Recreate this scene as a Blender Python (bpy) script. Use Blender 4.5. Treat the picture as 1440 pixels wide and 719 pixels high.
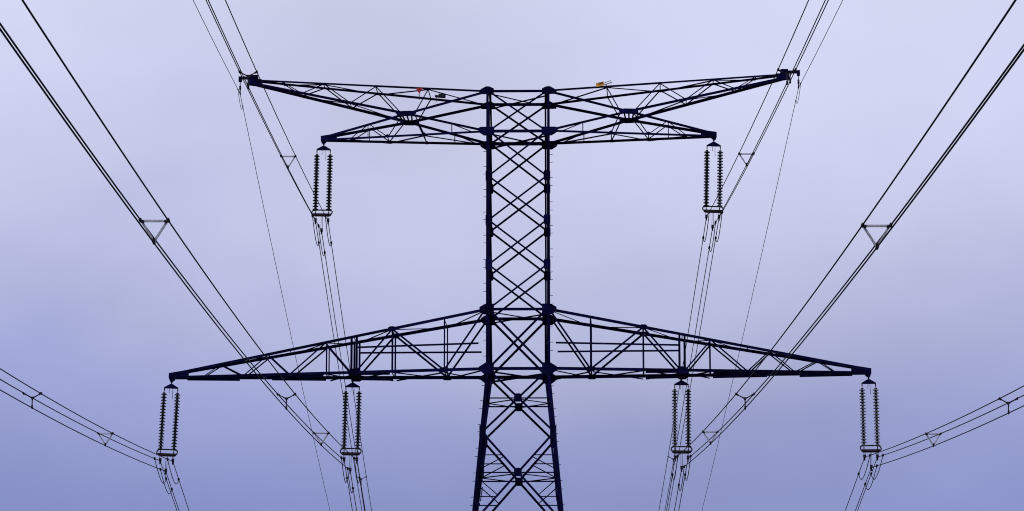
import bpy, bmesh, math, random
from mathutils import Vector, Matrix, noise
R = math.radians
random.seed(7)
for o in list(bpy.data.objects):
    bpy.data.objects.remove(o)
S = bpy.context.scene
COL = S.collection

# ------------------------------------------------------------------ camera
DIST = 157.856            # metres from the camera to the tower, along the line
EYE = 1.6
cam = bpy.data.cameras.new('camera')
cam.sensor_width = 36.0
cam.lens = 112.5
cam.clip_start = 0.1
cam.clip_end = 30000
cam_o = bpy.data.objects.new('camera', cam)
COL.objects.link(cam_o)
cam_o.location = (0, -DIST, EYE)
cam_o.rotation_euler = (R(90 + 10.851), 0, 7.5 / 4500 / math.cos(R(10.85)))
S.camera = cam_o
S.render.resolution_x, S.render.resolution_y = 1024, 511

# ------------------------------------------------------------------ world: overcast lavender sky
SUN_EL, SUN_AZ = 48.0, 205.0        # azimuth clockwise from the +Y (view) direction
W = bpy.data.worlds.new('World')
S.world = W
W.use_nodes = True
nt = W.node_tree
nt.nodes.clear()
N = lambda t: nt.nodes.new(t)
out = N('ShaderNodeOutputWorld')
bg = N('ShaderNodeBackground')
bg.inputs['Strength'].default_value = 0.1
sky = N('ShaderNodeTexSky')
sky.sky_type = 'NISHITA'
sky.sun_disc = False
sky.sun_elevation = R(SUN_EL)
sky.sun_rotation = R(SUN_AZ)
tc = N('ShaderNodeTexCoord')
sep = N('ShaderNodeSeparateXYZ')
nt.links.new(tc.outputs['Generated'], sep.inputs[0])
# broad, soft cloud masses
mp = N('ShaderNodeMapping')
mp.inputs['Scale'].default_value = (4.2, 4.2, 9.0)
mp.inputs['Location'].default_value = (32.267, 37.27, 34.458)
nt.links.new(tc.outputs['Generated'], mp.inputs[0])
n1 = N('ShaderNodeTexNoise')
n1.inputs['Scale'].default_value = 1.0
n1.inputs['Detail'].default_value = 4.0
n1.inputs['Roughness'].default_value = 0.45
n1.inputs['Distortion'].default_value = 0.35
nt.links.new(mp.outputs[0], n1.inputs['Vector'])
# height in the sky, wobbled by the clouds
sub = N('ShaderNodeMath'); sub.operation = 'SUBTRACT'
nt.links.new(n1.outputs['Fac'], sub.inputs[0]); sub.inputs[1].default_value = 0.5
mul = N('ShaderNodeMath'); mul.operation = 'MULTIPLY_ADD'
nt.links.new(sub.outputs[0], mul.inputs[0]); mul.inputs[1].default_value = 0.13
nt.links.new(sep.outputs['Z'], mul.inputs[2])
ramp = N('ShaderNodeValToRGB')
nt.links.new(mul.outputs[0], ramp.inputs[0])
def s2l(r, g, b):
    f = lambda c: c / 12.92 / 255 if c <= 10 else ((c / 255 + 0.055) / 1.055) ** 2.4
    return (f(r), f(g), f(b), 1)
STOPS = [(0.0, (120, 131, 190)), (0.10, (129, 140, 197)), (0.114, (136, 146, 203)), (0.135, (148, 156, 209)), (0.155, (159, 165, 214)), (0.173, (177, 181, 219)),
         (0.19, (188, 191, 226)), (0.206, (199, 201, 232)), (0.225, (205, 207, 237)), (0.25, (211, 214, 241)), (0.45, (222, 224, 246))]
cr = ramp.color_ramp
cr.interpolation = 'LINEAR'
while len(cr.elements) < len(STOPS):
    cr.elements.new(0.5)
for e, (p, c) in zip(cr.elements, STOPS):
    e.position = p
    e.color = s2l(*c)
# cloud cover over the clear sky: almost closed
n2 = N('ShaderNodeTexNoise')                # thin and thick places in the cloud
n2.inputs['Scale'].default_value = 1.0
n2.inputs['Detail'].default_value = 6.0
n2.inputs['Roughness'].default_value = 0.48
mp2 = N('ShaderNodeMapping')
mp2.inputs['Scale'].default_value = (6.0, 6.0, 9.0)
mp2.inputs['Location'].default_value = (17.481, 30.274, 19.4)
nt.links.new(tc.outputs['Generated'], mp2.inputs[0])
nt.links.new(mp2.outputs[0], n2.inputs['Vector'])
lum = N('ShaderNodeMapRange')
lum.inputs['From Min'].default_value = 0.25; lum.inputs['From Max'].default_value = 0.75
lum.inputs['To Min'].default_value = 8.6; lum.inputs['To Max'].default_value = 11.4
nt.links.new(n2.outputs['Fac'], lum.inputs['Value'])
cl = N('ShaderNodeVectorMath'); cl.operation = 'SCALE'
nt.links.new(ramp.outputs['Color'], cl.inputs[0]); nt.links.new(lum.outputs[0], cl.inputs['Scale'])
mix = N('ShaderNodeMix'); mix.data_type = 'RGBA'
mix.inputs[0].default_value = 0.96
nt.links.new(sky.outputs[0], mix.inputs[6])
nt.links.new(cl.outputs[0], mix.inputs[7])
nt.links.new(mix.outputs[2], bg.inputs['Color'])
nt.links.new(bg.outputs[0], out.inputs[0])

sun = bpy.data.lights.new('sun', 'SUN')
sun.energy = 0.6
sun.angle = R(14)
sun.color = (1.0, 0.96, 0.9)
sun_o = bpy.data.objects.new('sun', sun)
COL.objects.link(sun_o)
az, el = R(SUN_AZ), R(SUN_EL)
to_sun = Vector((math.sin(az) * math.cos(el), math.cos(az) * math.cos(el), math.sin(el)))
sun_o.rotation_euler = to_sun.to_track_quat('Z', 'Y').to_euler()
sun_o.location = (0, -200, 120)

S.cycles.filter_width = 1.05          # crisp lens
S.cycles.use_denoising = False
S.view_settings.view_transform = 'Standard'
S.view_settings.look = 'None'
S.view_settings.exposure = 0.0
S.view_settings.gamma = 1.0
S.view_settings.use_curve_mapping = False

# ------------------------------------------------------------------ materials
def material(name, col, rough=0.6, metal=0.0, spec=0.2, var=0.25, scale=3.0, col2=None, transmission=0.0, bump=0.0, tone=0.12):
    m = bpy.data.materials.new(name)
    m.use_nodes = True
    t = m.node_tree
    b = t.nodes['Principled BSDF']
    b.inputs['Roughness'].default_value = rough
    b.inputs['Metallic'].default_value = metal
    b.inputs['Specular IOR Level'].default_value = spec
    b.inputs['Transmission Weight'].default_value = transmission
    tx = t.nodes.new('ShaderNodeTexCoord')
    nz = t.nodes.new('ShaderNodeTexNoise')
    nz.inputs['Scale'].default_value = scale
    nz.inputs['Detail'].default_value = 6
    t.links.new(tx.outputs['Object'], nz.inputs['Vector'])
    rp = t.nodes.new('ShaderNodeValToRGB')
    c2 = col2 or tuple(c * (1 + 2 * var) for c in col)
    rp.color_ramp.elements[0].position = 0.3
    rp.color_ramp.elements[1].position = 0.72
    rp.color_ramp.elements[0].color = tuple(c * (1 - var) for c in col) + (1,)
    rp.color_ramp.elements[1].color = tuple(c2) + (1,)
    t.links.new(nz.outputs['Fac'], rp.inputs[0])
    oi = t.nodes.new('ShaderNodeObjectInfo')
    mr = t.nodes.new('ShaderNodeMapRange')
    mr.inputs['To Min'].default_value = 1 - tone
    mr.inputs['To Max'].default_value = 1 + tone
    t.links.new(oi.outputs['Random'], mr.inputs['Value'])
    sc = t.nodes.new('ShaderNodeVectorMath'); sc.operation = 'SCALE'
    t.links.new(rp.outputs[0], sc.inputs[0]); t.links.new(mr.outputs[0], sc.inputs['Scale'])
    t.links.new(sc.outputs[0], b.inputs['Base Color'])
    if bump:
        bp = t.nodes.new('ShaderNodeBump')
        bp.inputs['Strength'].default_value = bump
        t.links.new(nz.outputs['Fac'], bp.inputs['Height'])
        t.links.new(bp.outputs[0], b.inputs['Normal'])
    return m
M_STEEL = material('navy_painted_steel', (0.003, 0.003, 0.03), 0.8, 0, 0.03, 0.4, 2.0, tone=0.4)
M_FIT = material('dark_fittings', (0.012, 0.012, 0.022), 0.55, 0, 0.12, 0.3, 8.0)
M_WIRE = material('weathered_conductor', (0.012, 0.012, 0.024), 0.7, 0, 0.08, 0.2, 1.0)
M_GLASS = material('green_glass', (0.006, 0.013, 0.014), 0.15, 0, 0.3, 0.3, 5.0)
M_PALE = material('pale_glass', (0.16, 0.18, 0.21), 0.12, 0, 0.5, 0.3, 5.0, transmission=0.35)  # paler version of the insulator glass, used on some strings only
M_CAP = material('insulator_cap_iron', (0.012, 0.012, 0.016), 0.6, 0, 0.1, 0.3, 9.0)
M_ALU = material('galvanised_spacer', (0.3, 0.3, 0.34), 0.45, 0.2, 0.3, 0.3, 12.0)
M_RUST = material('rusty_iron', (0.03, 0.014, 0.012), 0.8, 0, 0.1, 0.5, 14.0)
M_RED = material('red_paint', (0.36, 0.008, 0.01), 0.5, 0, 0.3, 0.15, 6.0)
M_YEL = material('amber_paint', (0.75, 0.36, 0.03), 0.5, 0, 0.3, 0.1, 6.0, (0.85, 0.46, 0.1))
M_MARK = material('dark_red_print', (0.12, 0.01, 0.01), 0.6, 0, 0.2, 0.2, 6.0)
M_GRASS = material('meadow', (0.04, 0.07, 0.02), 0.9, 0, 0.1, 0.35, 0.25, (0.09, 0.12, 0.04), bump=0.4)
M_CONC = material('footing_concrete', (0.3, 0.29, 0.27), 0.9, 0, 0.2, 0.2, 3.0)

# ------------------------------------------------------------------ helpers
V = Vector
def obj(name, me, mat, parent=None):
    if isinstance(me, bmesh.types.BMesh):
        bm = me
        me = bpy.data.meshes.new(name)
        bm.to_mesh(me)
        bm.free()
    if mat and not me.materials:
        me.materials.append(mat)
    o = bpy.data.objects.new(name, me)
    COL.objects.link(o)
    o.parent = parent
    return o
def empty(name, loc=(0, 0, 0), rot=(0, 0, 0), parent=None):
    o = bpy.data.objects.new(name, None)
    o.empty_display_size = 0.2
    COL.objects.link(o)
    o.location = loc
    o.rotation_euler = rot
    o.parent = parent
    return o
def tag(o, label, cat, group=None, kind=None):
    o['label'] = label
    o['category'] = cat
    if group: o['group'] = group
    if kind: o['kind'] = kind
    return o
def add_prism(bm, ring0, ring1):
    a = [bm.verts.new(p) for p in ring0]
    b = [bm.verts.new(p) for p in ring1]
    n = len(a)
    for i in range(n):
        bm.faces.new((a[i], a[(i + 1) % n], b[(i + 1) % n], b[i]))
    bm.faces.new(a[::-1])
    bm.faces.new(b)
    bmesh.ops.recalc_face_normals(bm, faces=bm.faces)
def frame_of(p0, p1, n):
    a = (p1 - p0).normalized()
    n = (n - a * n.dot(a))
    if n.length < 1e-4:
        n = V((0, -1, 0)) - a * a.y * -1
    n.normalize()
    w = n.cross(a)
    if w.z < -1e-3 or (abs(w.z) <= 1e-3 and w.x < 0):
        w = -w
    return a, n, w
def angle_bar(name, p0, p1, n, s, parent, off=0.0, t=None, mat=None):
    """rolled steel angle from p0 to p1; one flange in the face with outward normal n, the other turned inwards."""
    p0, p1, n = V(p0), V(p1), V(n)
    a, n, w = frame_of(p0, p1, n)
    if s > 0.09:
        s = max(0.09, s * 0.78)
    t = t or max(0.006, s * 0.1)
    prof = [(-s / 2, 0), (s / 2, 0), (s / 2, -s), (s / 2 - t, -s), (s / 2 - t, -t), (-s / 2, -t)]
    bm = bmesh.new()
    mk = lambda p: [p + w * u + n * (v - off) for u, v in prof]
    add_prism(bm, mk(p0), mk(p1))
    return obj(name, bm, mat or M_STEEL, parent)
def flat_bar(name, p0, p1, n, wdt, t, parent, off=0.0, mat=None):
    p0, p1, n = V(p0), V(p1), V(n)
    a, n, w = frame_of(p0, p1, n)
    bm = bmesh.new()
    mk = lambda p: [p + w * u + n * (v - off) for u, v in ((-wdt / 2, 0), (wdt / 2, 0), (wdt / 2, -t), (-wdt / 2, -t))]
    add_prism(bm, mk(p0), mk(p1))
    return obj(name, bm, mat or M_STEEL, parent)
def plate(name, pts, n, t, parent, mat=None, off=0.0):
    """flat plate from an outline in one plane."""
    n = V(n).normalized()
    bm = bmesh.new()
    add_prism(bm, [V(p) + n * off for p in pts], [V(p) + n * (off - t) for p in pts])
    return obj(name, bm, mat or M_STEEL, parent)
def add_tube(bm, pts, r, seg=6, closed=False, cap=True):
    pts = [V(p) for p in pts]
    rings = []
    n = len(pts)
    up = V((0, 0, 1))
    prev = None
    for i, p in enumerate(pts):
        if closed:
            d = pts[(i + 1) % n] - pts[i - 1]
        else:
            d = pts[min(i + 1, n - 1)] - pts[max(i - 1, 0)]
        d.normalize()
        if prev is None:
            u = up if abs(d.z) < 0.9 else V((1, 0, 0))
            x = d.cross(u).normalized()
        else:
            x = (prev - d * prev.dot(d)).normalized()
        prev = x
        y = d.cross(x)
        rr = r[i] if isinstance(r, (list, tuple)) else r
        rings.append([bm.verts.new(p + (x * math.cos(k * 2 * math.pi / seg) + y * math.sin(k * 2 * math.pi / seg)) * rr) for k in range(seg)])
    m = n if closed else n - 1
    for i in range(m):
        a, b = rings[i], rings[(i + 1) % n]
        for k in range(seg):
            f = bm.faces.new((a[k], a[(k + 1) % seg], b[(k + 1) % seg], b[k]))
            f.smooth = True
    if cap and not closed:
        bm.faces.new(rings[0][::-1])
        bm.faces.new(rings[-1])
def add_box(bm, c, s, rot=None):
    mat = Matrix.Translation(V(c)) @ (rot.to_4x4() if rot else Matrix.Identity(4)) @ Matrix.Diagonal((s[0], s[1], s[2], 1))
    return bmesh.ops.create_cube(bm, size=1, matrix=mat)
def add_lathe(bm, prof, seg, mats=None):
    rings = []
    for r, z in prof:
        rings.append([bm.verts.new((r * math.cos(k * 2 * math.pi / seg), r * math.sin(k * 2 * math.pi / seg), z)) for k in range(seg)])
    for i in range(len(prof) - 1):
        for k in range(seg):
            f = bm.faces.new((rings[i][k], rings[i][(k + 1) % seg], rings[i + 1][(k + 1) % seg], rings[i + 1][k]))
            f.smooth = True
            if mats: f.material_index = mats[i]
    bm.faces.new(rings[0][::-1]); bm.faces.new(rings[-1])
    bmesh.ops.recalc_face_normals(bm, faces=bm.faces)

# ------------------------------------------------------------------ the ground (below the frame)
def ground_z(x, y):
    z = 0.0
    if y > 12:
        d = min(y - 12, 420)
        z -= 0.00016 * d * d if d < 400 else 0.00016 * 400 * 400 + 0.128 * (d - 400)
        z -= 0.03 * d
    far = max(0.0, math.hypot(x, y) - 60)
    z += noise.noise(V((x * 0.012, y * 0.012, 0))) * min(2.5, far * 0.02)
    return z
bm = bmesh.new()
ax = [-12000, -6000, -3000, -1500, -800] + [i * 40 for i in range(-12, 13)] + [800, 1500, 3000, 6000, 12000]
ay = [-12000, -6000, -3000, -1500, -800] + [i * 20 for i in range(-24, 29)] + [800, 1500, 3000, 6000, 12000]
vs = [[bm.verts.new((x, y, ground_z(x, y))) for x in ax] for y in ay]
for j in range(len(ay) - 1):
    for i in range(len(ax) - 1):
        f = bm.faces.new((vs[j][i], vs[j][i + 1], vs[j + 1][i + 1], vs[j + 1][i]))
        f.smooth = True
g = obj('ground', bm, M_GRASS)
g['kind'] = 'structure'

# ------------------------------------------------------------------ the lattice tower
PSI = R(-0.7); ARM = R(-1.8)                                # the tower stands slightly turned to the line
TOWER = empty('transmission_tower', (0.05, 0, 0), (0, 0, PSI))
tag(TOWER, 'tall navy lattice steel pylon with two pairs of crossarms', 'pylon')
TM = Matrix.Translation((0.05, 0, 0)) @ Matrix.Rotation(PSI + ARM, 4, 'Z')   # the arms are skewed a little further
HW = 1.5                                      # half width of the straight mast
zD, zC, zB, zA = 39.99, 37.93, 28.87, 25.89
TAPER = 0.092
def half(z):
    return HW if z >= zA - 0.15 else HW + TAPER * (zA - 0.15 - z)
FACES = [((0, -1, 0), (1, 0, 0)), ((0, 1, 0), (1, 0, 0)), ((-1, 0, 0), (0, 1, 0)), ((1, 0, 0), (0, 1, 0))]
def fp(face, u, z, inset=0.0):
    """point on a tower face: u in -1..1 across, at height z"""
    n, d = V(face[0]), V(face[1])
    h = half(z)
    return n * (h - inset) + d * (u * h) + V((0, 0, z))
mast = empty('mast', parent=TOWER)
body = empty('tower_body', parent=TOWER)

# legs: angle irons with the corner outside
def leg(name, sx, sy, z0, z1, s, parent, t=0.022):
    h0, h1 = half(z0), half(z1)
    prof = [(0, 0), (s, 0), (s, t), (t, t), (t, s), (0, s)]
    bm = bmesh.new()
    mk = lambda h, z: [V((sx * (h - u + 0.09), sy * (h - v + 0.09), z)) for u, v in prof]
    add_prism(bm, mk(h0, z0), mk(h1, z1))
    return obj(name, bm, M_STEEL, parent)
for sx in (-1, 1):
    for sy in (-1, 1):
        leg('leg', sx, sy, zA - 0.15, zB - 0.3, 0.16, mast)
        leg('leg', sx, sy, zB - 0.297, zC - 0.5, 0.15, mast)
        leg('leg', sx, sy, zC - 0.497, zD + 0.1, 0.125, mast)
        leg('leg', sx, sy, 17.0, zA - 0.153, 0.165, body)
        leg('leg', sx, sy, 0.15, 16.997, 0.18, body)
        h0 = half(0)
        bm = bmesh.new()
        add_prism(bm, [V((sx * h0 + u * .55, sy * h0 + v * .55, -0.6)) for u, v in ((-1, -1), (1, -1), (1, 1), (-1, 1))],
                  [V((sx * h0 + u * .38, sy * h0 + v * .38, 0.28)) for u, v in ((-1, -1), (1, -1), (1, 1), (-1, 1))])
        obj('footing', bm, M_CONC, body)

def x_panel(face, z0, z1, s, parent, u=0.97):
    n = face[0]
    angle_bar('brace', fp(face, -u, z0), fp(face, u, z1), n, s, parent, off=-0.05)
    angle_bar('brace', fp(face, u, z0), fp(face, -u, z1), n, s, parent, off=0.075)
def gusset(face, u, z, w, h, parent, off=0.13, cut=0.3):
    """eight-cornered plate bolted over a joint"""
    c = fp(face, u, z); d = V(face[1]); n = V(face[0]); up = V((0, 0, 1))
    a, b, k = w / 2, h / 2, cut
    pts = [(-a, -b * (1 - k)), (-a * (1 - k), -b), (a * (1 - k), -b), (a, -b * (1 - k)), (a, b * (1 - k)), (a * (1 - k), b), (-a * (1 - k), b), (-a, b * (1 - k))]
    return plate('gusset_plate', [c + d * x + up * y for x, y in pts], n, 0.014, parent, off=off)

mast_z = [zC, 35.63, 33.38, 31.12, zB]
for fi, face in enumerate(FACES):
    n = face[0]
    for a, b in zip(mast_z[:-1], mast_z[1:]):
        x_panel(face, b, a, 0.105, mast)
    x_panel(face, zC, zD, 0.115, mast)
    x_panel(face, zA, zB, 0.145, mast)
    for z, s in ((zD, 0.17), (zC, 0.2), (zB, 0.18), (zA, 0.2)):
        if fi < 2:
            angle_bar('horizontal', fp(face, -0.94, z), fp(face, 0.94, z), n, s, mast, off=0.02)
        else:
            angle_bar('horizontal', fp(face, -0.9, z), fp(face, 0.9, z), n, s * 0.8, mast, off=0.02)
    for u in (-1, 1):
        for z in mast_z[1:-1]:
            gusset(face, u * 0.965, z, 0.34, 0.52, mast, off=0.116)
# joint plates at arm levels are outlines fitted to the members they hold
def outline_plate(sy, pts, parent, off=0.0):
    for sx in (-1, 1):
        zm = sum(z for x, z in pts) / len(pts)
        q = [V((sx * (HW + (x - HW) * .86), sy * (HW + 0.118 + off), zm + (z - zm) * .86)) for x, z in pts]
        plate('gusset_plate', q, (0, sy, 0), 0.014, parent)
for sy in (-1, 1):
    outline_plate(sy, [(1.16, zD - .24), (1.16, zD + .12), (1.42, zD + .24), (1.62, zD + .25), (1.85, zD + .12), (2.02, zD), (2.0, zD - .22)], mast)
    outline_plate(sy, [(1.13, zC - .24), (1.13, zC + .24), (1.95, zC + .23), (2.12, zC + .12), (2.0, zC - .12), (1.72, zC - .3), (1.3, zC - .28)], mast)
    outline_plate(sy, [(1.14, zB - .34), (1.14, zB + .3), (1.66, zB + .29), (1.98, zB + .1), (1.98, zB - .12), (1.72, zB - .34)], mast)
    outline_plate(sy, [(1.14, zA - .28), (1.14, zA + .34), (1.62, zA + .34), (2.0, zA + .1), (2.0, zA - .1), (1.7, zA - .34), (1.4, zA - .4)], mast)
# plan bracing at the arm levels
for z, s in ((zC - 0.1, 0.075), (zA - 0.1, 0.085), (zD - 0.1, 0.06), (zB - 0.1, 0.06)):
    h = HW * 0.92
    angle_bar('plan_brace', (-h, -h, z), (h, h, z), (0, 0, 1), s, mast)
    angle_bar('plan_brace', (h, -h, z), (-h, h, z), (0, 0, 1), s, mast, off=0.1)

# splayed body below the arms
panels = [(zA - 0.05, 22.72), (22.66, 18.25), (18.2, 12.4), (12.35, 6.4), (6.35, 0.4)]
for pi, (zt, zb) in enumerate(panels):
    ht, hb = half(zt), half(zb)
    zc = zt - (zt - zb) * ht / (ht + hb)          # height of the crossing
    for face in FACES:
        n = V(face[0]); d = V(face[1]); up = V((0, 0, 1))
        s = 0.135 + 0.006 * pi
        angle_bar('brace', fp(face, -0.98, zt), fp(face, 0.98, zb), n, s, body, off=-0.05)
        angle_bar('brace', fp(face, 0.98, zt), fp(face, -0.98, zb), n, s, body, off=0.09)
        c = fp(face, 0, zc)
        k = 0.19
        plate('gusset_plate', [c + d * x + up * y for x, y in ((-k, -k * .8), (-k * .5, -k * 1.1), (k * .5, -k * 1.1), (k, -k * .8), (k, k * .8), (k * .5, k * 1.1), (-k * .5, k * 1.1), (-k, k * .8))], n, 0.014, body, off=0.078)
        for u in (-1, 1):
            gusset(face, u * 0.97, zb, 0.3, 0.7, body, off=0.125)
        angle_bar('horizontal', fp(face, -0.97, zc), fp(face, 0.97, zc), n, 0.065, body, off=0.1)
        if pi >= 1:
            for u in (-1, 1):
                def on_diag(z):          # the brace of this side at height z
                    f_ = (zt - z) / (zt - zb)
                    up_side = zt - z < zt - zc
                    k_ = (1 - 2 * f_) if up_side else (2 * f_ - 1)
                    hh = ht + (hb - ht) * f_
                    return n * hh + d * (u * abs(((1 - f_) * ht - f_ * hb))) + up * z
                L = zt - zb
                for fa in (0.25, 0.72):
                    zz = zt - L * fa
                    angle_bar('strut', fp(face, u * 0.98, zz), on_diag(zz), n, 0.05, body, off=0.09)
                zl = zc - 0.12
                angle_bar('strut', fp(face, u * 0.98, zc + 0.15), on_diag(zt - L * 0.27), n, 0.05, body, off=0.14)
                angle_bar('strut', fp(face, u * 0.98, zc - 0.28), on_diag(zt - L * 0.7), n, 0.05, body, off=0.14)
    # diaphragm at the crossing height
    h = half(zc) * 0.96
    mid = [(0, -h), (h, 0), (0, h), (-h, 0)]
    for i in range(4):
        a, b = mid[i], mid[(i + 1) % 4]
        angle_bar('plan_brace', (a[0], a[1], zc), (b[0], b[1], zc), (0, 0, 1), 0.05, body, off=0.03)

# step bolts up two legs: too small to pick apart
def bolts(name, sx, sy, z0, z1, parent):
    bm = bmesh.new()
    z, i = z0, 0
    while z < z1:
        h = half(z) + 0.09
        if i % 3 != 2:
            add_tube(bm, [(sx * h, sy * (h - 0.1), z), (sx * (h + 0.14), sy * (h - 0.1), z)], 0.015, 5)
        else:
            add_tube(bm, [(sx * (h - 0.1), sy * h, z), (sx * (h - 0.1), sy * (h + 0.14), z)], 0.015, 5)
        z += 0.4 + random.uniform(-0.03, 0.03)
        i += 1
    o = obj(name, bm, M_STEEL, parent)
    o['kind'] = 'stuff'
for sx, sy in ((-1, -1), (1, 1)):
    bolts('step_bolts', sx, sy, 2.5, zA, body)
    bolts('step_bolts', sx, sy, zA + 0.2, zC, mast)

# ------------------------------------------------------------------ crossarms
def lerp(a, b, t): return V(a) + (V(b) - V(a)) * t
def at_x(a, b, x):
    return lerp(a, b, (x - a[0]) / (b[0] - a[0]))
def mirror(p, sx, sy): return V((p[0] * sx, p[1] * sy, p[2]))

LOW_TIP_X, LOW_TIP_Z = 17.45, 25.83
def lower_arm(sx, label):
    arm = empty('crossarm', rot=(0, 0, ARM), parent=TOWER)
    arm['label'] = label
    e = 0.1
    Bp, Ap = (HW, HW, zB), (HW, HW, zA)
    T1, T0 = (LOW_TIP_X, e, LOW_TIP_Z + 0.09), (LOW_TIP_X, e, LOW_TIP_Z - 0.06)
    top = lambda x: at_x(Bp, T1, x)
    bot = lambda x: at_x(Ap, T0, x)
    for sy in (-1, 1):
        P = lambda p: mirror(p, sx, sy)
        nrm = V((sx * 0.088, sy, 0))
        joints = [HW + 0.05, 6.25, 12.6, LOW_TIP_X]
        for i in range(3):
            angle_bar('chord', P(top(joints[i])), P(top(joints[i + 1])), nrm, (0.19, 0.18, 0.17)[i], arm, off=-0.004 * i)
            angle_bar('chord', P(bot(joints[i])), P(bot(joints[i + 1])), nrm, (0.2, 0.19, 0.18)[i], arm, off=-0.004 * i)
        # splice straps: short doubled pieces seen on the chords
        for x0, x1 in ((6.35, 8.0), (9.7, 12.4), (14.0, 16.6)):
            flat_bar('splice_strap', P(bot(x0)) + V((0, 0, -0.11)), P(bot(x1)) + V((0, 0, -0.085)), nrm, 0.1, 0.03, arm, off=0.06)
        # main zigzag
        zig = [(1.62, 't', 3.64, 'b', .12), (3.64, 'b', 6.25, 't', .12), (6.25, 't', 8.1, 'b', .105), (8.3, 'b', 9.6, 't', .075),
               (9.6, 't', 11.4, 'b', .075), (11.4, 'b', 12.5, 't', .065), (12.5, 't', 13.75, 'b', .06), (13.75, 'b', 14.9, 't', .055), (14.9, 't', 15.8, 'b', .05)]
        for i, (xa, ka, xb, kb, s) in enumerate(zig):
            pa = top(xa) if ka == 't' else bot(xa)
            pb = top(xb) if kb == 't' else bot(xb)
            angle_bar('brace', P(pa), P(pb), nrm, s, arm, off=0.03 if i % 2 else 0.09)
        for x, s in ((3.64, .065), (6.25, .085), (9.56, .065)):
            angle_bar('post', P(bot(x)), P(top(x)), nrm, s, arm, off=0.14)
        # double post over the inner insulators
        for dx in (-0.13, 0.13):
            angle_bar('post', P(bot(8.17 + dx)), P(top(8.17 + dx)), nrm, 0.13, arm, off=0.1)
        # hand rail
        zr = bot(5)[2] + 1.3
        rail = [(8.05, bot(8.05)[1], zr - 0.06), (1.92, bot(1.92)[1], zr + 0.02)]
        flat_bar('hand_rail', P(rail[0]), P(rail[1]), nrm, 0.09, 0.03, arm, off=0.05)
        # joint plates
        for f_, x, a, b in ((top, 6.25, .2, .13), (bot, 8.17, .27, .19), (bot, 3.64, .24, .13)):
            c = P(f_(x)); dx = V((sx, 0, 0)); dx = (V((sx, -sy * 0.088, 0))).normalized()
            plate('gusset_plate', [c + dx * u * a + V((0, 0, v * b)) for u, v in ((-1, -.5), (-.6, -1), (.6, -1), (1, -.5), (1, .5), (.5, 1), (-.5, 1), (-1, .5))], nrm, 0.014, arm, off=0.02)
    # braces across the arm, top and bottom planes
    xs = [HW, 3.64, 6.25, 8.17, 9.56, 11.4, 13.2]
    for i in range(len(xs) - 1):
        sgn = 1 if i % 2 else -1
        for f_, nz, s in ((top, 1, .045), (bot, -1, .06)):
            a, b = f_(xs[i] + .1), f_(xs[i + 1] - .05)
            angle_bar('plan_brace', mirror(a, sx, sgn), mirror(b, sx, -sgn), (0, 0, 1), s, arm, off=0.03)
            if nz < 0 and i < 4:
                angle_bar('plan_brace', mirror(a, sx, -sgn), mirror(b, sx, sgn), (0, 0, 1), s, arm, off=0.12)
            c = f_(xs[i + 1])
            angle_bar('strut', mirror(c, sx, -1), mirror(c, sx, 1), (0, 0, 1), s, arm, off=0.02)
    # solid tip and the plate that carries the hanger
    bm = bmesh.new()
    c = V((sx * (LOW_TIP_X - 0.55), 0, LOW_TIP_Z + 0.06))
    add_prism(bm, [V((sx * (LOW_TIP_X - 0.9), y, z)) for y, z in ((-.16, LOW_TIP_Z - .13), (.16, LOW_TIP_Z - .13), (.16, LOW_TIP_Z + .32), (-.16, LOW_TIP_Z + .32))],
              [V((sx * (LOW_TIP_X + .08), y, z)) for y, z in ((-.09, LOW_TIP_Z - .1), (.09, LOW_TIP_Z - .1), (.09, LOW_TIP_Z + .17), (-.09, LOW_TIP_Z + .17))])
    obj('arm_tip', bm, M_STEEL, arm)
    bm = bmesh.new()
    x0 = LOW_TIP_X - 0.02
    add_prism(bm, [V((sx * (x0 + u), -0.03, LOW_TIP_Z + v)) for u, v in ((-.24, -.07), (.09, -.07), (.05, -.24), (-.06, -.3), (-.2, -.2))],
              [V((sx * (x0 + u), 0.03, LOW_TIP_Z + v)) for u, v in ((-.24, -.07), (.09, -.07), (.05, -.24), (-.06, -.3), (-.2, -.2))])
    obj('hanger_plate', bm, M_STEEL, arm)
    # beam across the arm that carries the inner insulators
    xh = 8.28 if sx < 0 else 8.12
    zb = bot(8.17)[2]; yb = bot(8.17)[1]
    bm = bmesh.new()
    add_box(bm, (sx * 8.17, 0, zb - 0.03), (0.34, 2 * yb - 0.05, 0.2))
    obj('hanger_beam', bm, M_STEEL, arm)
    bm = bmesh.new()
    add_prism(bm, [V((sx * xh + u, -0.03, zb + v)) for u, v in ((-.14, -.12), (.14, -.12), (.07, -.3), (-.07, -.3))],
              [V((sx * xh + u, 0.03, zb + v)) for u, v in ((-.14, -.12), (.14, -.12), (.07, -.3), (-.07, -.3))])
    obj('hanger_plate', bm, M_STEEL, arm)
    return V((sx * (x0 - 0.04), 0, LOW_TIP_Z - 0.27)), V((sx * xh, 0, zb - 0.28))

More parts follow.
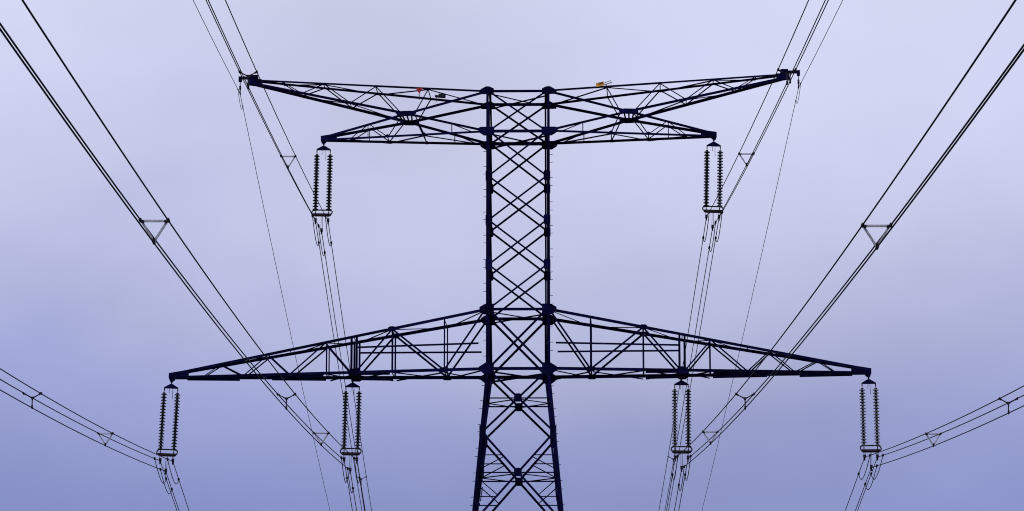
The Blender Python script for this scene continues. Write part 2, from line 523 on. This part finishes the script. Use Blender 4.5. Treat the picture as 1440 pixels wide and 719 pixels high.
UP_TIP_X, UP_TIP_Z = 9.92, 37.95
HORN_X, HORN_Z = 13.62, 41.0
NX, NY, NZ = 5.6, 1.0, 39.0
def upper_arm(sx, label):
    arm = empty('crossarm', rot=(0, 0, ARM), parent=TOWER)
    arm['label'] = label
    Dp, Cp, Np = (HW, HW, zD), (HW, HW, zC), (NX, NY, NZ)
    H1, H0 = (HORN_X, .1, HORN_Z + .05), (HORN_X, .1, HORN_Z - .1)
    U1, U0 = (UP_TIP_X, .1, UP_TIP_Z + .06), (UP_TIP_X, .1, UP_TIP_Z - .06)
    top = lambda x: at_x(Dp, H1, x)
    wing = lambda x: at_x(Cp, Np, x) if x < NX else at_x(Np, H0, x)
    rise = lambda x: at_x(Dp, Np, x) if x < NX else at_x(Np, U1, x)
    bot = lambda x: at_x(Cp, U0, x)
    for sy in (-1, 1):
        P = lambda p: mirror(p, sx, sy)
        nrm = V((sx * 0.11, sy, 0))
        for f_, xs, ss, o in ((top, (HW, 7.2, HORN_X), (.13, .12), 0.0), (wing, (HW, NX, HORN_X), (.15, .17), -.012), (rise, (HW, NX, UP_TIP_X), (.16, .16), .02), (bot, (HW, 4.71, UP_TIP_X), (.14, .14), 0.0)):
            for i in range(2):
                angle_bar('chord', P(f_(xs[i] + (.03 if i == 0 else 0))), P(f_(xs[i + 1])), nrm, ss[i], arm, off=o - .004 * i)
        zig = [(top(4.51), wing(NX - .35), .055), (wing(NX + .3), top(7.19), .055), (top(7.19), wing(8.5), .055), (wing(8.5), top(9.87), .055), (top(9.87), wing(11.0), .055), (wing(11.0), top(12.0), .045),
               (rise(NX + .25), bot(6.58), .055), (rise(NX - .35), bot(4.71), .055), (rise(7.5), bot(6.58), .045), (rise(7.6), bot(8.5), .045), (rise(7.6), bot(7.6), .04), (wing(3.3), bot(3.3), .05), (wing(3.3), bot(2.2), .05)]
        for i, (a, b, s) in enumerate(zig):
            angle_bar('brace', P(a), P(b), nrm, s, arm, off=.05 if i % 2 else .1)
        c = P(Np)
        dx = V((sx, -sy * .11, 0)).normalized()
        plate('gusset_plate', [c + dx * u + V((0, 0, v)) for u, v in ((-.5, -.03), (-.2, -.14), (.2, -.14), (.5, -.05), (.46, .07), (.24, .14), (-.24, .14), (-.5, .06))], nrm, .014, arm, off=.03)
        for x in (4.71, 6.58):
            c = P(bot(x))
            plate('gusset_plate', [c + dx * u + V((0, 0, v)) for u, v in ((-.1, -.06), (.1, -.06), (.1, .05), (.04, .11), (-.04, .11), (-.1, .05))], nrm, .012, arm, off=.03)
    # braces across
    def across(f_, xs, s, both=False):
        for i in range(len(xs) - 1):
            sgn = -1 if i % 2 else 1
            a, b = f_(xs[i]), f_(xs[i + 1])
            angle_bar('plan_brace', mirror(a, sx, sgn), mirror(b, sx, -sgn), (0, 0, 1), s, arm, off=.03)
            angle_bar('strut', mirror(b, sx, -1), mirror(b, sx, 1), (0, 0, 1), s * .9, arm, off=.02)
            if both:
                angle_bar('plan_brace', mirror(a, sx, -sgn), mirror(b, sx, sgn), (0, 0, 1), s, arm, off=.09)
    across(top, [HW + .1, 4.51, 7.19, 9.87, 12.0], .055)
    across(bot, [HW + .1, 4.71, 6.58, 8.5], .06)
    across(wing, [NX, 8.5, 11.0], .05)
    for dx_ in (-.25, 0, .25):
        flat_bar('strut', (sx * (NX + dx_), -NY, NZ), (sx * (NX + dx_ * .6), NY, NZ - .02), (0, 0, 1), .08, .02, arm)
    # conductor tip
    bm = bmesh.new()
    add_prism(bm, [V((sx * (UP_TIP_X - 0.7), y, z)) for y, z in ((-.15, UP_TIP_Z - .1), (.15, UP_TIP_Z - .1), (.15, UP_TIP_Z + .26), (-.15, UP_TIP_Z + .26))],
              [V((sx * (UP_TIP_X + .1), y, z)) for y, z in ((-.08, UP_TIP_Z - .1), (.08, UP_TIP_Z - .1), (.08, UP_TIP_Z + .16), (-.08, UP_TIP_Z + .16))])
    obj('arm_tip', bm, M_STEEL, arm)
    bm = bmesh.new()
    prof = ((-.2, -.07), (.1, -.07), (.06, -.22), (-.05, -.27), (-.17, -.18))
    add_prism(bm, [V((sx * (UP_TIP_X + u), -.03, UP_TIP_Z + v)) for u, v in prof], [V((sx * (UP_TIP_X + u), .03, UP_TIP_Z + v)) for u, v in prof])
    obj('hanger_plate', bm, M_STEEL, arm)
    # earth wire bracket at the horn
    bm = bmesh.new()
    add_prism(bm, [V((sx * (HORN_X - 0.55), y, z)) for y, z in ((-.14, HORN_Z - .28), (.14, HORN_Z - .28), (.14, HORN_Z + .09), (-.14, HORN_Z + .09))],
              [V((sx * (HORN_X + .1), y, z)) for y, z in ((-.1, HORN_Z - .18), (.1, HORN_Z - .18), (.1, HORN_Z + .14), (-.1, HORN_Z + .14))])
    obj('arm_tip', bm, M_STEEL, arm)
    bm = bmesh.new()
    add_box(bm, (sx * (HORN_X + .12), 0, HORN_Z + .19), (.95, .16, .13))
    add_box(bm, (sx * (HORN_X - .14), 0, HORN_Z + .25), (.38, .2, .16))
    add_box(bm, (sx * (HORN_X + .56), 0, HORN_Z + .13), (.16, .2, .26))
    obj('earth_wire_bracket', bm, M_STEEL, arm)
    return V((sx * (UP_TIP_X - .05), 0, UP_TIP_Z - .24)), V((sx * (HORN_X + .56), 0, HORN_Z + .0))

hangL_out, hangL_in = lower_arm(-1, 'tapered lower crossarm on the red triangle side')
hangR_out, hangR_in = lower_arm(1, 'tapered lower crossarm on the yellow plate side')
hangL_up, hornL = upper_arm(-1, 'crossed upper crossarm carrying the red triangle')
hangR_up, hornR = upper_arm(1, 'crossed upper crossarm carrying the yellow plate')

# ------------------------------------------------------------------ insulator sets
bm = bmesh.new()
# iron cap, then the glass bell, then the pin
prof = [(.012, .082), (.06, .078), (.07, .06), (.068, .022), (.085, .016), (.135, -.004), (.156, -.03), (.151, -.042), (.115, -.026), (.1, -.044), (.08, -.03), (.062, -.05), (.05, -.05), (.03, -.075)]
add_lathe(bm, prof, 14, [0, 0, 0, 1, 1, 1, 1, 1, 1, 1, 1, 1, 0])
DISC = bpy.data.meshes.new('disc')
bm.to_mesh(DISC); bm.free()
DISC.materials.append(M_CAP); DISC.materials.append(M_GLASS)
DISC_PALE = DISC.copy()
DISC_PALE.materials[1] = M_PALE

def ring_pts(w, d, n=28, rise=0.3):
    pts = []
    for i in range(n):
        a = i * 2 * math.pi / n
        c, s = math.cos(a), math.sin(a)
        e = 0.55
        x = math.copysign(abs(c) ** e, c) * w / 2
        y = math.copysign(abs(s) ** e, s) * d / 2
        pts.append(V((x, y, rise * (y / d + .5))))
    return pts
CLAMP_DZ = -3.99          # wire height below the hanging point, top pair
SUBX, SUBZ = 0.318, -0.515  # bundle: two wires above, one below
def insulator_set(hang_local, label, lean, pale=()):
    hp = TM @ hang_local
    root = empty('insulator_set', hp, (0, lean, 0))
    tag(root, label, 'insulator', 'twin glass insulator sets under the crossarm ends')
    bm = bmesh.new()
    add_tube(bm, [(0, 0, .1), (0, 0, -.16)], .03, 6)
    add_box(bm, (0, 0, -.02), (.09, .05, .1))
    obj('hanger_link', bm, M_FIT, root)
    pts = [(-.36, -.34), (.36, -.34), (.36, -.28), (.05, -.1), (-.05, -.1), (-.36, -.28)]
    plate('yoke_plate', [V((x, -.02, z)) for x, z in pts], (0, -1, 0), .04, root, M_STEEL)
    for x0, L, y in ((-.06, .28, -.1), (.07, .5, .06)):
        bm = bmesh.new()
        add_tube(bm, [(x0 * .4, y, -.22), (x0, y * 1.6, -.34), (x0 * 1.2, y * 1.6, -.34 - L)], .011, 5)
        obj('arcing_horn', bm, M_FIT, root)
    for sx in (-1, 1):
        x = sx * .335
        bm = bmesh.new()
        add_tube(bm, [(x, 0, -.3), (x, 0, -3.62)], .017, 6)
        add_tube(bm, [(x, 0, -.3), (x, 0, -.46)], .03, 6)
        add_tube(bm, [(x, 0, -3.5), (x, 0, -3.62)], .03, 6)
        st = obj('insulator_string', bm, M_CAP, root)
        for i in range(19):
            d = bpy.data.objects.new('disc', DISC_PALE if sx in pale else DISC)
            COL.objects.link(d)
            d.parent = st
            d.location = (x, 0, -.62 - i * .153)
            d.rotation_euler = (random.uniform(-.02, .02), random.uniform(-.02, .02), random.uniform(0, 6))
    pts = [(-.46, -3.6), (.46, -3.6), (.46, -3.72), (.36, -3.76), (-.36, -3.76), (-.46, -3.72)]
    plate('yoke_plate', [V((x, -.035, z)) for x, z in pts], (0, -1, 0), .07, root, M_RUST)
    bm = bmesh.new()
    add_tube(bm, [p + V((0, 0, -3.72)) for p in ring_pts(1.02, .5, 30, .34)], .034, 7, closed=True)
    add_tube(bm, [(-.3, -.21, -3.7), (-.3, 0, -3.67)], .02, 5)
    add_tube(bm, [(.3, -.21, -3.7), (.3, 0, -3.67)], .02, 5)
    obj('grading_ring', bm, M_FIT, root)
    for x, dz in ((-SUBX, 0), (SUBX, 0), (0, SUBZ)):
        bm = bmesh.new()
        z = CLAMP_DZ + dz
        for s in (-.035, .035):
            add_tube(bm, [(x + s, 0, -3.7), (x + s, 0, z + .02)], .011, 5)
        # boat shaped clamp along the wire
        add_tube(bm, [(x, -.26, z - .02), (x, -.16, z - .005), (x, 0, z + .01), (x, .16, z - .012), (x, .26, z - .045)], [.03, .05, .065, .05, .03], 8)
        add_box(bm, (x, 0, z + .05), (.13, .1, .16))
        add_box(bm, (x, 0, z - .1), (.07, .05, .14))
        obj('suspension_clamp', bm, M_FIT, root)
    return root

SIDE = {-1: 'red triangle side', 1: 'yellow plate side'}
SETS = {}
for key, hl, what, lean in (('OL', hangL_out, 'at the tip of the lower crossarm', .044), ('IL', hangL_in, 'midway along the lower crossarm', .02), ('UL', hangL_up, 'at the upper crossarm end', .015),
                            ('OR', hangR_out, 'at the tip of the lower crossarm', -.01), ('IR', hangR_in, 'midway along the lower crossarm', .008), ('UR', hangR_up, 'at the upper crossarm end', .025)):
    sx = -1 if key[1] == 'L' else 1
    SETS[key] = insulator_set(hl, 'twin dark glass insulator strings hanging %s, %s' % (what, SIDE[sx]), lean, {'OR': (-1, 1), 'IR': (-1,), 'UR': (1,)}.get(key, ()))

# ------------------------------------------------------------------ conductors
NEAR = {'OL': (.0820, .00026), 'IL': (.0830, .000238), 'UL': (.0889, .00027), 'OR': (.0914, .00026), 'IR': (.0845, .00022), 'UR': (.0935, .0003)}
FAR = {'OL': (.19, .00022), 'IL': (.19, .00022), 'UL': (.19, .00022), 'OR': (.163, .00022), 'IR': (.163, .00022), 'UR': (.163, .00022)}
def wire_z(key, t):
    """height of a wire relative to its clamp; t<0 towards the camera, t>0 beyond the tower"""
    s, a = (NEAR if t < 0 else FAR)[key]
    t = abs(t)
    return -s * t + a * t * t
def wire_pts(key, p, t0, t1):
    ts = []
    t = t0
    while t < t1:
        ts.append(t)
        t += 4 if abs(t) > 6 else 1
    ts.append(t1)
    return [V((p.x, p.y + t, p.z + wire_z(key, t))) for t in ts]
def bez(a, b, c, n=12):
    return [a * (1 - t) ** 2 + b * 2 * t * (1 - t) + c * t * t for t in [i / n for i in range(n + 1)]]
WHERE = {'O': 'outer lower insulators', 'I': 'inner lower insulators', 'U': 'upper insulators'}
CL = {}
for key, st in SETS.items():
    sx = -1 if key[1] == 'L' else 1
    mw = Matrix.Translation(st.location) @ st.rotation_euler.to_matrix().to_4x4()
    CL[key] = mw @ V((0, 0, CLAMP_DZ))
    for i, (x, dz) in enumerate(((-SUBX, 0), (SUBX, 0), (0, SUBZ))):
        p = mw @ V((x, 0, CLAMP_DZ + dz))
        bm = bmesh.new()
        add_tube(bm, wire_pts(key, p, -335, 300), 0.02, 6)
        w = obj('conductor', bm, M_WIRE)
        which = 'lower wire' if i == 2 else ('mast-side top wire' if (x > 0) == (sx < 0) else 'outward top wire')
        tag(w, '%s of the bundle on the %s, %s' % (which, WHERE[key[0]], SIDE[sx]), 'power line', 'conductors of the three-wire bundles')
        # jumper loop round the clamp
        ta, tb = -2.4, 2.9
        a = p + V((0, ta, wire_z(key, ta))); c = p + V((0, tb, wire_z(key, tb)))
        b = p + V((0, tb * .55, -1.5))
        lp = bez(a, b, c, 16)
        bm = bmesh.new()
        add_tube(bm, lp, .02, 6)
        for q, d in ((a, lp[1] - a), (c, lp[-2] - c)):
            d.normalize()
            add_tube(bm, [q + V((0, -.09, .018)), q, q + V((0, .09, -.018))], .055, 7)
        obj('jumper_loop', bm, M_WIRE, w)

# earth wires
for sx, hl in ((-1, hornL), (1, hornR)):
    hp = TM @ hl
    cz = -.62
    root = empty('earth_wire_clamp', hp)
    tag(root, 'small hanging clamp at the horn tip of the upper crossarm, %s' % SIDE[sx], 'clamp', 'earth wire clamps')
    bm = bmesh.new()
    add_tube(bm, [(0, 0, .05), (0, 0, -.3)], .022, 6)
    add_tube(bm, [(0, 0, -.22), (0, 0, -.42)], .05, 8)
    obj('link', bm, M_FIT, root)
    bm = bmesh.new()
    add_tube(bm, [(0, -.18, cz + .01), (0, 0, cz + .03), (0, .18, cz - .02)], [.025, .045, .025], 8)
    add_box(bm, (0, 0, -.5), (.06, .05, .22))
    obj('saddle', bm, M_FIT, root)
    p = hp + V((0, 0, cz))
    s1, a1, s2, a2 = (.075, .00028, .168, .00022) if sx < 0 else (.075, .00028, .146, .00016)
    pts = []
    for t in [-335 + 5 * i for i in range(66)] + [-3, -2, -1, 0, 1, 2, 3] + [5 * i for i in range(1, 61)]:
        s, a = (s1, a1) if t < 0 else (s2, a2)
        pts.append(p + V((0, t, -s * abs(t) + a * t * t)))
    bm = bmesh.new()
    add_tube(bm, pts, .016, 5)
    w = obj('earth_wire', bm, M_WIRE)
    tag(w, 'thin single earth wire through the horn tip clamp, %s' % SIDE[sx], 'earth wire', 'earth wires')
    a, c = p + V((0, -1.2, -.09)), p + V((0, 1.7, -.27))
    bm = bmesh.new()
    lp = bez(a, p + V((0, .9, -1.0)), c, 14)
    add_tube(bm, lp, .014, 5)
    for q in (a, c):
        add_tube(bm, [q + V((0, -.08, 0)), q + V((0, .08, 0))], .034, 6)
    obj('jumper_loop', bm, M_WIRE, w)
    # twin stay fitting that hangs inboard of the clamp
    bm = bmesh.new()
    q = TM @ (hl + V((-sx * .42, 0, .1)))
    add_tube(bm, [(0, 0, .05), (0, 0, -.25)], .028, 6)
    add_tube(bm, [(0, 0, -.25), (.0, 0, -.5)], .05, 7)
    o = obj('vibration_damper', bm, M_FIT)
    o.location = q
    tag(o, 'stubby dark weight hanging inboard of the horn tip clamp, %s' % SIDE[sx], 'damper', 'weights hanging at the horn tips')

# ------------------------------------------------------------------ bundle spacers
def sub_points(key, t):
    c = CL[key]
    base = V((c.x, c.y + t, c.z + wire_z(key, t)))
    return [base + V((-SUBX, 0, 0)), base + V((SUBX, 0, 0)), base + V((0, 0, SUBZ))], base
def clamp_mesh(bm, p, r=.04):
    add_tube(bm, [p + V((0, -.08, .006)), p + V((0, .08, -.006))], r, 8)
    k = V((-p.x, 0, -p.z)).normalized() * .07
    add_tube(bm, [p + k + V((0, -.05, 0)), p + k + V((0, .05, 0))], r * .8, 7)
def tri_spacer(key, t, label, group):
    pts, base = sub_points(key, t)
    cen = (pts[0] + pts[1] + pts[2]) / 3
    root = empty('bundle_spacer', cen)
    tag(root, label, 'spacer', group)
    for i in range(3):
        a, b = pts[i] - cen, pts[(i + 1) % 3] - cen
        flat_bar('bar', a * .93, b * .93, (0, -1, .1), .05, .04, root, mat=M_ALU, off=.01 * i)
    for p in pts:
        bm = bmesh.new()
        clamp_mesh(bm, p - cen)
        obj('wire_clamp', bm, M_FIT, root)
def y_spacer(key, t, label, group):
    pts, base = sub_points(key, t)
    cen = (pts[0] + pts[1] + pts[2]) / 3
    root = empty('bundle_spacer', cen)
    tag(root, label, 'spacer', group)
    bm = bmesh.new()
    tri = [V((.08, -.05, .05)), V((-.08, -.05, .05)), V((0, -.05, -.09))]
    add_prism(bm, tri, [p + V((0, .1, 0)) for p in tri])
    obj('hub', bm, M_FIT, root)
    for p in pts:
        d = p - cen
        bm = bmesh.new()
        add_tube(bm, [d * .15, d * .7, d * .98], [.026, .02, .03], 6)
        clamp_mesh(bm, d, .04)
        obj('arm', bm, M_FIT, root)
for key in ('OL', 'OR', 'IL', 'IR', 'UL', 'UR'):
    sx = -1 if key[1] == 'L' else 1
    name = {'O': 'outer lower bundle', 'I': 'inner lower bundle', 'U': 'upper bundle'}[key[0]]
    tri_spacer(key, -23.7, 'grey triangular spacer on the %s next to its insulators, %s' % (name, SIDE[sx]), 'triangular spacers')
    y_spacer(key, -44.3, 'dark three-armed spacer on the %s, short of the tower, %s' % (name, SIDE[sx]), 'three-armed spacers')
    if key[0] == 'I':
        tri_spacer(key, -86.5, 'grey triangular spacer on the %s far out from the tower, %s' % (name, SIDE[sx]), 'triangular spacers')
    if key[0] == 'U':
        y_spacer(key, 43, 'dark three-armed spacer on the %s beyond the tower, %s' % (name, SIDE[sx]), 'three-armed spacers')

# ------------------------------------------------------------------ signs on the upper crossarms
def topy(x): return HW + (.1 - HW) * (x - HW) / (HORN_X - HW)
def topz(x): return zD + (HORN_Z + .05 - zD) * (x - HW) / (HORN_X - HW)
x = 4.95
root = empty('marker_sign', TM @ V((-x, -topy(x) - .03, topz(x))), (0, 0, PSI))
tag(root, 'small red triangle plate pointing down on a short rod', 'sign')
bm = bmesh.new()
tri = [V((-.19, -.03, .0)), V((.19, -.03, .0)), V((.0, -.03, -.31))]
add_prism(bm, tri, [p + V((0, .012, 0)) for p in tri])
obj('triangle_plate', bm, M_RED, root)
bm = bmesh.new()
add_tube(bm, [(0, .01, .04), (0, .01, -.6)], .022, 6)
obj('rod', bm, M_FIT, root)
x = 3.95
root = empty('junction_box', TM @ V((-x, topy(x) - .15, topz(x) + .1)), (0, R(4), PSI))
tag(root, 'small black box lying on the upper crossarm beside the red triangle', 'box')
bm = bmesh.new(); add_box(bm, (0, 0, .1), (.36, .25, .17)); add_box(bm, (-.26, 0, .06), (.2, .2, .09))
bmesh.ops.bevel(bm, geom=bm.edges[:], offset=.012, segments=1)
obj('case', bm, M_FIT, root)
bm = bmesh.new(); add_tube(bm, [(-.28, -.05, .02), (-.28, -.05, -.28)], .016, 5)
obj('cable_tail', bm, M_FIT, root)
x = 4.2
root = empty('number_plate', TM @ V((x, -topy(x) - .06, topz(x))), (0, R(-13), PSI))
tag(root, 'small tilted amber yellow plate with dark red marks on the crossarm', 'sign')
bm = bmesh.new()
add_box(bm, (0, 0, .13), (.42, .012, .2))
bmesh.ops.bevel(bm, geom=bm.edges[:], offset=.004, segments=1)
pl = obj('plate', bm, M_YEL, root)
for dx in (-.02, .11):
    bm = bmesh.new()
    pts = [V((dx + .05 * math.cos(a), -.012, .17 + .045 * math.sin(a))) for a in [i * math.pi / 5 for i in range(10)]]
    add_tube(bm, pts, .016, 5, closed=True)
    obj('digit', bm, M_MARK, pl)
bm = bmesh.new()
add_tube(bm, [(.2, 0, .05), (.62, 0, .1)], .02, 6)
add_tube(bm, [(.22, 0, .14), (.58, 0, .2)], .014, 6)
add_tube(bm, [(.3, 0, .06), (.3, 0, -.2)], .02, 6)
obj('bracket', bm, M_FIT, root)
